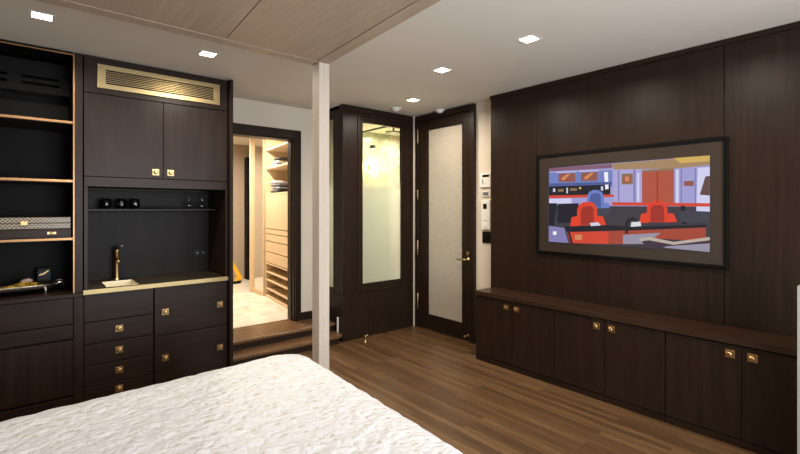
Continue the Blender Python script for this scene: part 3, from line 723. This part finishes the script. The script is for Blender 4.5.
props(sp,'white textured quilted bedspread covering the large bed','bedspread')

# ------------------------------------------------------------------ ceiling fixtures
def area(name,loc,rot,sx,sy,e,c,spread=180):
    l=bpy.data.lights.new(name,'AREA'); l.shape='RECTANGLE'; l.size=sx; l.size_y=sy; l.energy=e; l.color=c; l.spread=math.radians(spread)
    o=bpy.data.objects.new(name,l); o.location=loc; o.rotation_euler=rot; COL.objects.link(o); return o
def downlight(x,y,label,power,first=[]):
    t=empty('ceiling_light',(x,y,H),label,'light','square recessed ceiling lights')
    s=.058
    MB().box(x-s,x+s,y-s,y-s+.012,H-.003,H-.0003).box(x-s,x+s,y+s-.012,y+s,H-.003,H-.0003).box(x-s,x-s+.012,y-s+.012,y+s-.012,H-.003,H-.0003).box(x+s-.012,x+s,y-s+.012,y+s-.012,H-.003,H-.0003).build('frame','plastic',t,0)
    box('diffuser','lamp',t,x-s+.0125,x+s-.0125,y-s+.0125,y+s-.0125,H-.002,H-.0005,0)
    l=bpy.data.lights.new('downlight','AREA'); l.shape='SQUARE'; l.size=.09; l.energy=power; l.color=(1,.88,.73); l.spread=math.radians(165)
    o=bpy.data.objects.new('downlight_lamp',l); o.location=(x,y,H-.006); COL.objects.link(o)
PW=11
downlight(.057,3.245,'small square ceiling light above the bookcase, at the left of the picture',PW)
downlight(.975,3.283,'small square ceiling light between the brass air grille and the bed canopy',PW)
downlight(2.979,3.336,'small square ceiling light nearest the entrance door, farthest of all',PW)
downlight(2.51,2.465,'small square ceiling light above the gap between bed post and wall control panels',PW)
downlight(2.483,1.651,'small square ceiling light nearest the top of the television wall',PW)
downlight(2.483,.83,'small square ceiling light beside the canopy, nearest the near end of the television wall',PW)
for x,y,l in((3.074,3.722,'round white smoke detector above the glazed partition'),(3.50,3.474,'round white smoke detector just above the entrance door')):
    t=empty('smoke_detector',(x,y,H),l,'smoke detector','smoke detectors on the ceiling')
    r=.058
    MB().lathe((x,y,H-.0005),[(r,0),(r,-.010),(r*.86,-.022)],24).build('base','plastic',t,0,True)
    MB().lathe((x,y,H-.0225),[(r*.6,0),(r*.55,-.010),(r*.25,-.014)],24).build('sensor','plastic',t,0,True)

# ------------------------------------------------------------------ dressing room through the doorway
Z0=.18
st('floor_dressing','marble',.9,4.3,4.527,7.7,Z0-.1,Z0)
st('ceiling_dressing','ceil',.9,2.5,4.55,7.7,2.5,2.6); st('ceiling_dressing_rear','ceil',2.5,4.3,5.05,7.7,2.5,2.6)
st('wall_dressing_left','maple_v',.8,.9,4.55,7.7,Z0-.1,2.6)
st('wall_dressing_far','beige',.8,4.3,7.6,7.7,Z0-.1,2.6)
st('wall_dressing_right','paint',4.3,4.4,5.06,7.7,Z0-.1,2.6)
box('dark_gap','blackmatte',None,2.86,2.93,7.45,7.598,Z0,2.28,.002)['kind']='structure'  # dark gap at the far wall, built as a black upright strip
# wardrobe: mirror bay + shelf bay; local frame: x = depth away from the aisle, y = along, origin at near bottom corner
WR=math.radians(-7.2)
def place_local(name,loc,label,cat): return empty(name,loc,label,cat,rz=WR)
wd=place_local('wardrobe',(2.351,4.622,Z0),'pale maple open wardrobe with shelves and drawers seen through the doorway','wardrobe')
L=1.28; D=.42
def lb(name,mat,x0,x1,y0,y1,z0,z1,bev=.001,par=wd): return MB().box(x0,x1,y0,y1,z0-Z0,z1-Z0).build(name,mat,par,bev)
lb('side_panel','maple_v',0,D,L-.025,L,Z0,2.45); lb('side_panel','maple_v',0,D,0,.025,Z0,2.45)
lb('back_panel','maple_v',D-.015,D,.025,L-.025,Z0,2.45); lb('top_panel','maple_h',0,D,.0,L,2.45,2.47)
for z in(2.215,1.96,1.606): lb('shelf','maple_h',.004,D-.016,.026,L-.026,z-.022,z)
lb('door','maple_v',.0,.02,.026,L-.026,1.13,1.58,.002)
lb('panel','maple_h',.0,.02,.026,L-.026,1.06,1.12,.002)
for z0,z1 in((.96,1.05),(.815,.950),(.668,.805)): lb('drawer','maple_h',.0,.02,.026,L-.026,z0,z1,.002)
lb('shelf','maple_h',0,D-.016,.026,L-.026,.64,.66)
for z in(.54,.43,.31): lb('shelf','maple_h',.004,D-.016,.026,L-.026,z-.02,z)
lb('base','maple_h',0,D,.026,L-.026,Z0,Z0+.035)
mr=empty('mirror',(2.50,6.1,Z0),'tall mirror in pale maple frame at the far end of the wardrobe','mirror')
ya,yb=5.905,6.36
box('frame','maple_v',mr,2.488,2.52,ya,ya+.02,Z0,2.46); box('frame','maple_v',mr,2.47,2.52,yb-.05,yb,Z0,2.46)
box('frame','maple_h',mr,2.488,2.52,ya+.02,yb-.05,Z0,Z0+.07); box('frame','maple_h',mr,2.488,2.52,ya+.02,yb-.05,2.40,2.46)
box('mirror_glass','mirror',mr,2.500,2.506,ya+.02,yb-.05,Z0+.07,2.40,0)
box('back','maple_v',mr,2.521,2.90,ya+.04,yb,Z0,2.46)
area('wardrobe_strip',(2.55,5.35,2.44),(0,0,WR),.25,.8,4,(1,.84,.5),170)
lb('light_strip','plastic',.03,.06,.1,L-.1,2.443,2.4495)
# folded clothes
M['c1']=plain('cloth_grey',(.10,.10,.12),.9); M['c2']=plain('cloth_white',(.62,.60,.58),.9); M['c3']=plain('cloth_black',(.03,.03,.035),.9); M['c4']=plain('cloth_blue',(.20,.22,.30),.9)
rm=Matrix.Rotation(WR,4,'Z')
def cloth(y,z,h,mat,label,dx=0,ln=.26):
    bm=bmesh.new(); bmesh.ops.create_cube(bm,size=1); bmesh.ops.subdivide_edges(bm,edges=bm.edges[:],cuts=5,use_grid_fill=True)
    for v in bm.verts:
        x_,y_,z_=v.co
        k=1-.35*(abs(y_)*2)**3*.5
        v.co=Vector((x_*.24*(1-.1*abs(z_*2)**2),y_*ln,(z_*k)*h))+Vector((0,0,.003*math.sin(14*x_+9*y_+z*40)))
    m=MB(); m.bm.free(); m.bm=bm
    o=m.build('folded_garment',mat,None,0,True)
    p=Vector((2.351,4.622,0))+rm@Vector((.145+dx,y,0)); o.location=(p.x,p.y,z+h/2+.003); o.rotation_euler=(0,0,WR+R.uniform(-.06,.06))
    return props(o,label,'clothing','folded clothes in the wardrobe')
cloth(1.02,1.962,.032,'c4','folded blue grey garment at the bottom of the upper wardrobe pile')
cloth(0.98,2.003,.028,'c2','folded white garment in the middle of the upper wardrobe pile',.01)
cloth(0.86,2.040,.026,'c3','folded black garment on top of the upper wardrobe pile',.0,.22)
cloth(0.98,1.608,.038,'c3','folded black garment at the bottom of the lower wardrobe pile',0,.3)
cloth(0.96,1.656,.028,'c4','folded blue grey garment low in the lower wardrobe pile',.01,.3)
cloth(0.94,1.692,.030,'c1','folded dark grey garment high in the lower wardrobe pile',0,.32)
cloth(1.04,1.732,.036,'c2','folded white garment on top of the lower wardrobe pile',0,.2)
# yellow stand
M['yel']=plain('yellow_plastic',(.85,.48,.03),.4)
ys_=empty('yellow_stand',(2.62,7.2,Z0),'yellow folding floor stand with black foot at the back of the dressing room','stand')
MB().prism([(2.44,.60),(2.50,.60),(2.685,.27),(2.66,.21),(2.56,.21),(2.56,.27),(2.60,.28)],7.2,7.23,1).build('frame','yel',ys_,.004)
MB().prism([(2.46,.18),(2.63,.18),(2.665,.225),(2.46,.205)],7.17,7.26,1).build('foot','blackmatte',ys_,.003)
MB().prism([(2.44,.60),(2.50,.60),(2.49,.18),(2.45,.18)],7.27,7.30,1).build('leg','yel',ys_,.004)

# ------------------------------------------------------------------ shower room contents
sd=empty('shower_screen',(3.3,4.52,0),'clear glass shower screen with dark hinge seen through the glazed partition','shower screen')
box('glass','thin',sd,3.20,3.208,4.0,4.85,0,2.35,0)
box('hinge','lcd',sd,3.185,3.225,4.30,4.36,2.13,2.17,.002)
box('rail','lcd',sd,3.195,3.213,4.0,4.85,2.35,2.37,.002)
sn=empty('wall_sconce',(3.60,4.95,1.96),'glowing yellow wall lamp seen through the clear top of the glazed partition','lamp')
MB().lathe((3.62,4.949,1.97),[(.04,0),(.04,.012),(.015,.015),(.015,.06)],18,'y').build('base','brass',sn,0,True)
MB().lathe((3.62,4.87,1.915),[(.02,0),(.045,.012),(.058,.045),(.055,.09),(.04,.115),(.02,.12)],22).build('shade','sconce',sn,0,True)
sh=empty('ceiling_shower',(3.55,4.35,2.46),'round shower head hanging from the shower room ceiling','shower head')
MB().lathe((3.55,4.35,2.46),[(.012,0),(.012,-.08),(.10,-.085),(.10,-.10)],24).build('rose','lcd',sh,0)

# ------------------------------------------------------------------ lights
area('added_daylight',(1.4,YB-.2,1.4),(PI/2+.35,0,0),2.1,1.75,122,(.86,.93,1.0))  # light of the added unseen window, tilted up to lift the ceiling
def hidden_ceil_lamp(x,y,z,e,c,label):  # unseen fixtures that light the dressing room and shower room
    t=empty('ceiling_light',(x,y,z),label,'light')
    MB().lathe((x,y,z-.0005),[(.07,0),(.07,-.006),(.055,-.008)],24).build('frame','plastic',t,0)
    MB().lathe((x,y,z-.0088),[(.052,0),(.050,-.003)],24).build('diffuser','lamp',t,0)
    area('hidden_lamp',(x,y,z-.016),(0,0,0),.12,.12,e,c,170)
hidden_ceil_lamp(2.0,5.5,2.5,42,(1,.90,.74),'unseen round ceiling light inside the dressing room near the doorway')
hidden_ceil_lamp(2.0,6.7,2.5,30,(1,.90,.74),'unseen round ceiling light at the back of the dressing room')
hidden_ceil_lamp(3.9,4.5,2.46,17,(1,.93,.78),'unseen round ceiling light in the shower room behind the glazed partition')
pl_=bpy.data.lights.new('sconce_bulb','POINT'); pl_.energy=7; pl_.color=(1,.82,.5); pl_.shadow_soft_size=.06
o=bpy.data.objects.new('sconce_bulb',pl_); o.location=(3.62,4.78,1.97); COL.objects.link(o)

wd_=bpy.data.worlds.new('world'); sc.world=wd_; wd_.use_nodes=True
bg=wd_.node_tree.nodes['Background']; bg.inputs[0].default_value=(.55,.68,.9,1); bg.inputs[1].default_value=.6

# ------------------------------------------------------------------ camera
cd=bpy.data.cameras.new('camera'); cam=bpy.data.objects.new('camera',cd); COL.objects.link(cam)
cd.sensor_width=36; cd.lens=36*441/800; cd.shift_y=-18.5/800; cd.clip_start=.02
cam.location=(0,0,1.4); cam.rotation_euler=(PI/2,0,-math.atan(371/441))
sc.camera=cam
vs=sc.view_settings; vs.view_transform='Standard'; vs.look='None'; vs.gamma=1; vs.use_curve_mapping=False; vs.exposure=.23
sc.cycles.max_bounces=10; sc.cycles.transparent_max_bounces=12; sc.cycles.sample_clamp_indirect=6
sc.cycles.use_denoising=True
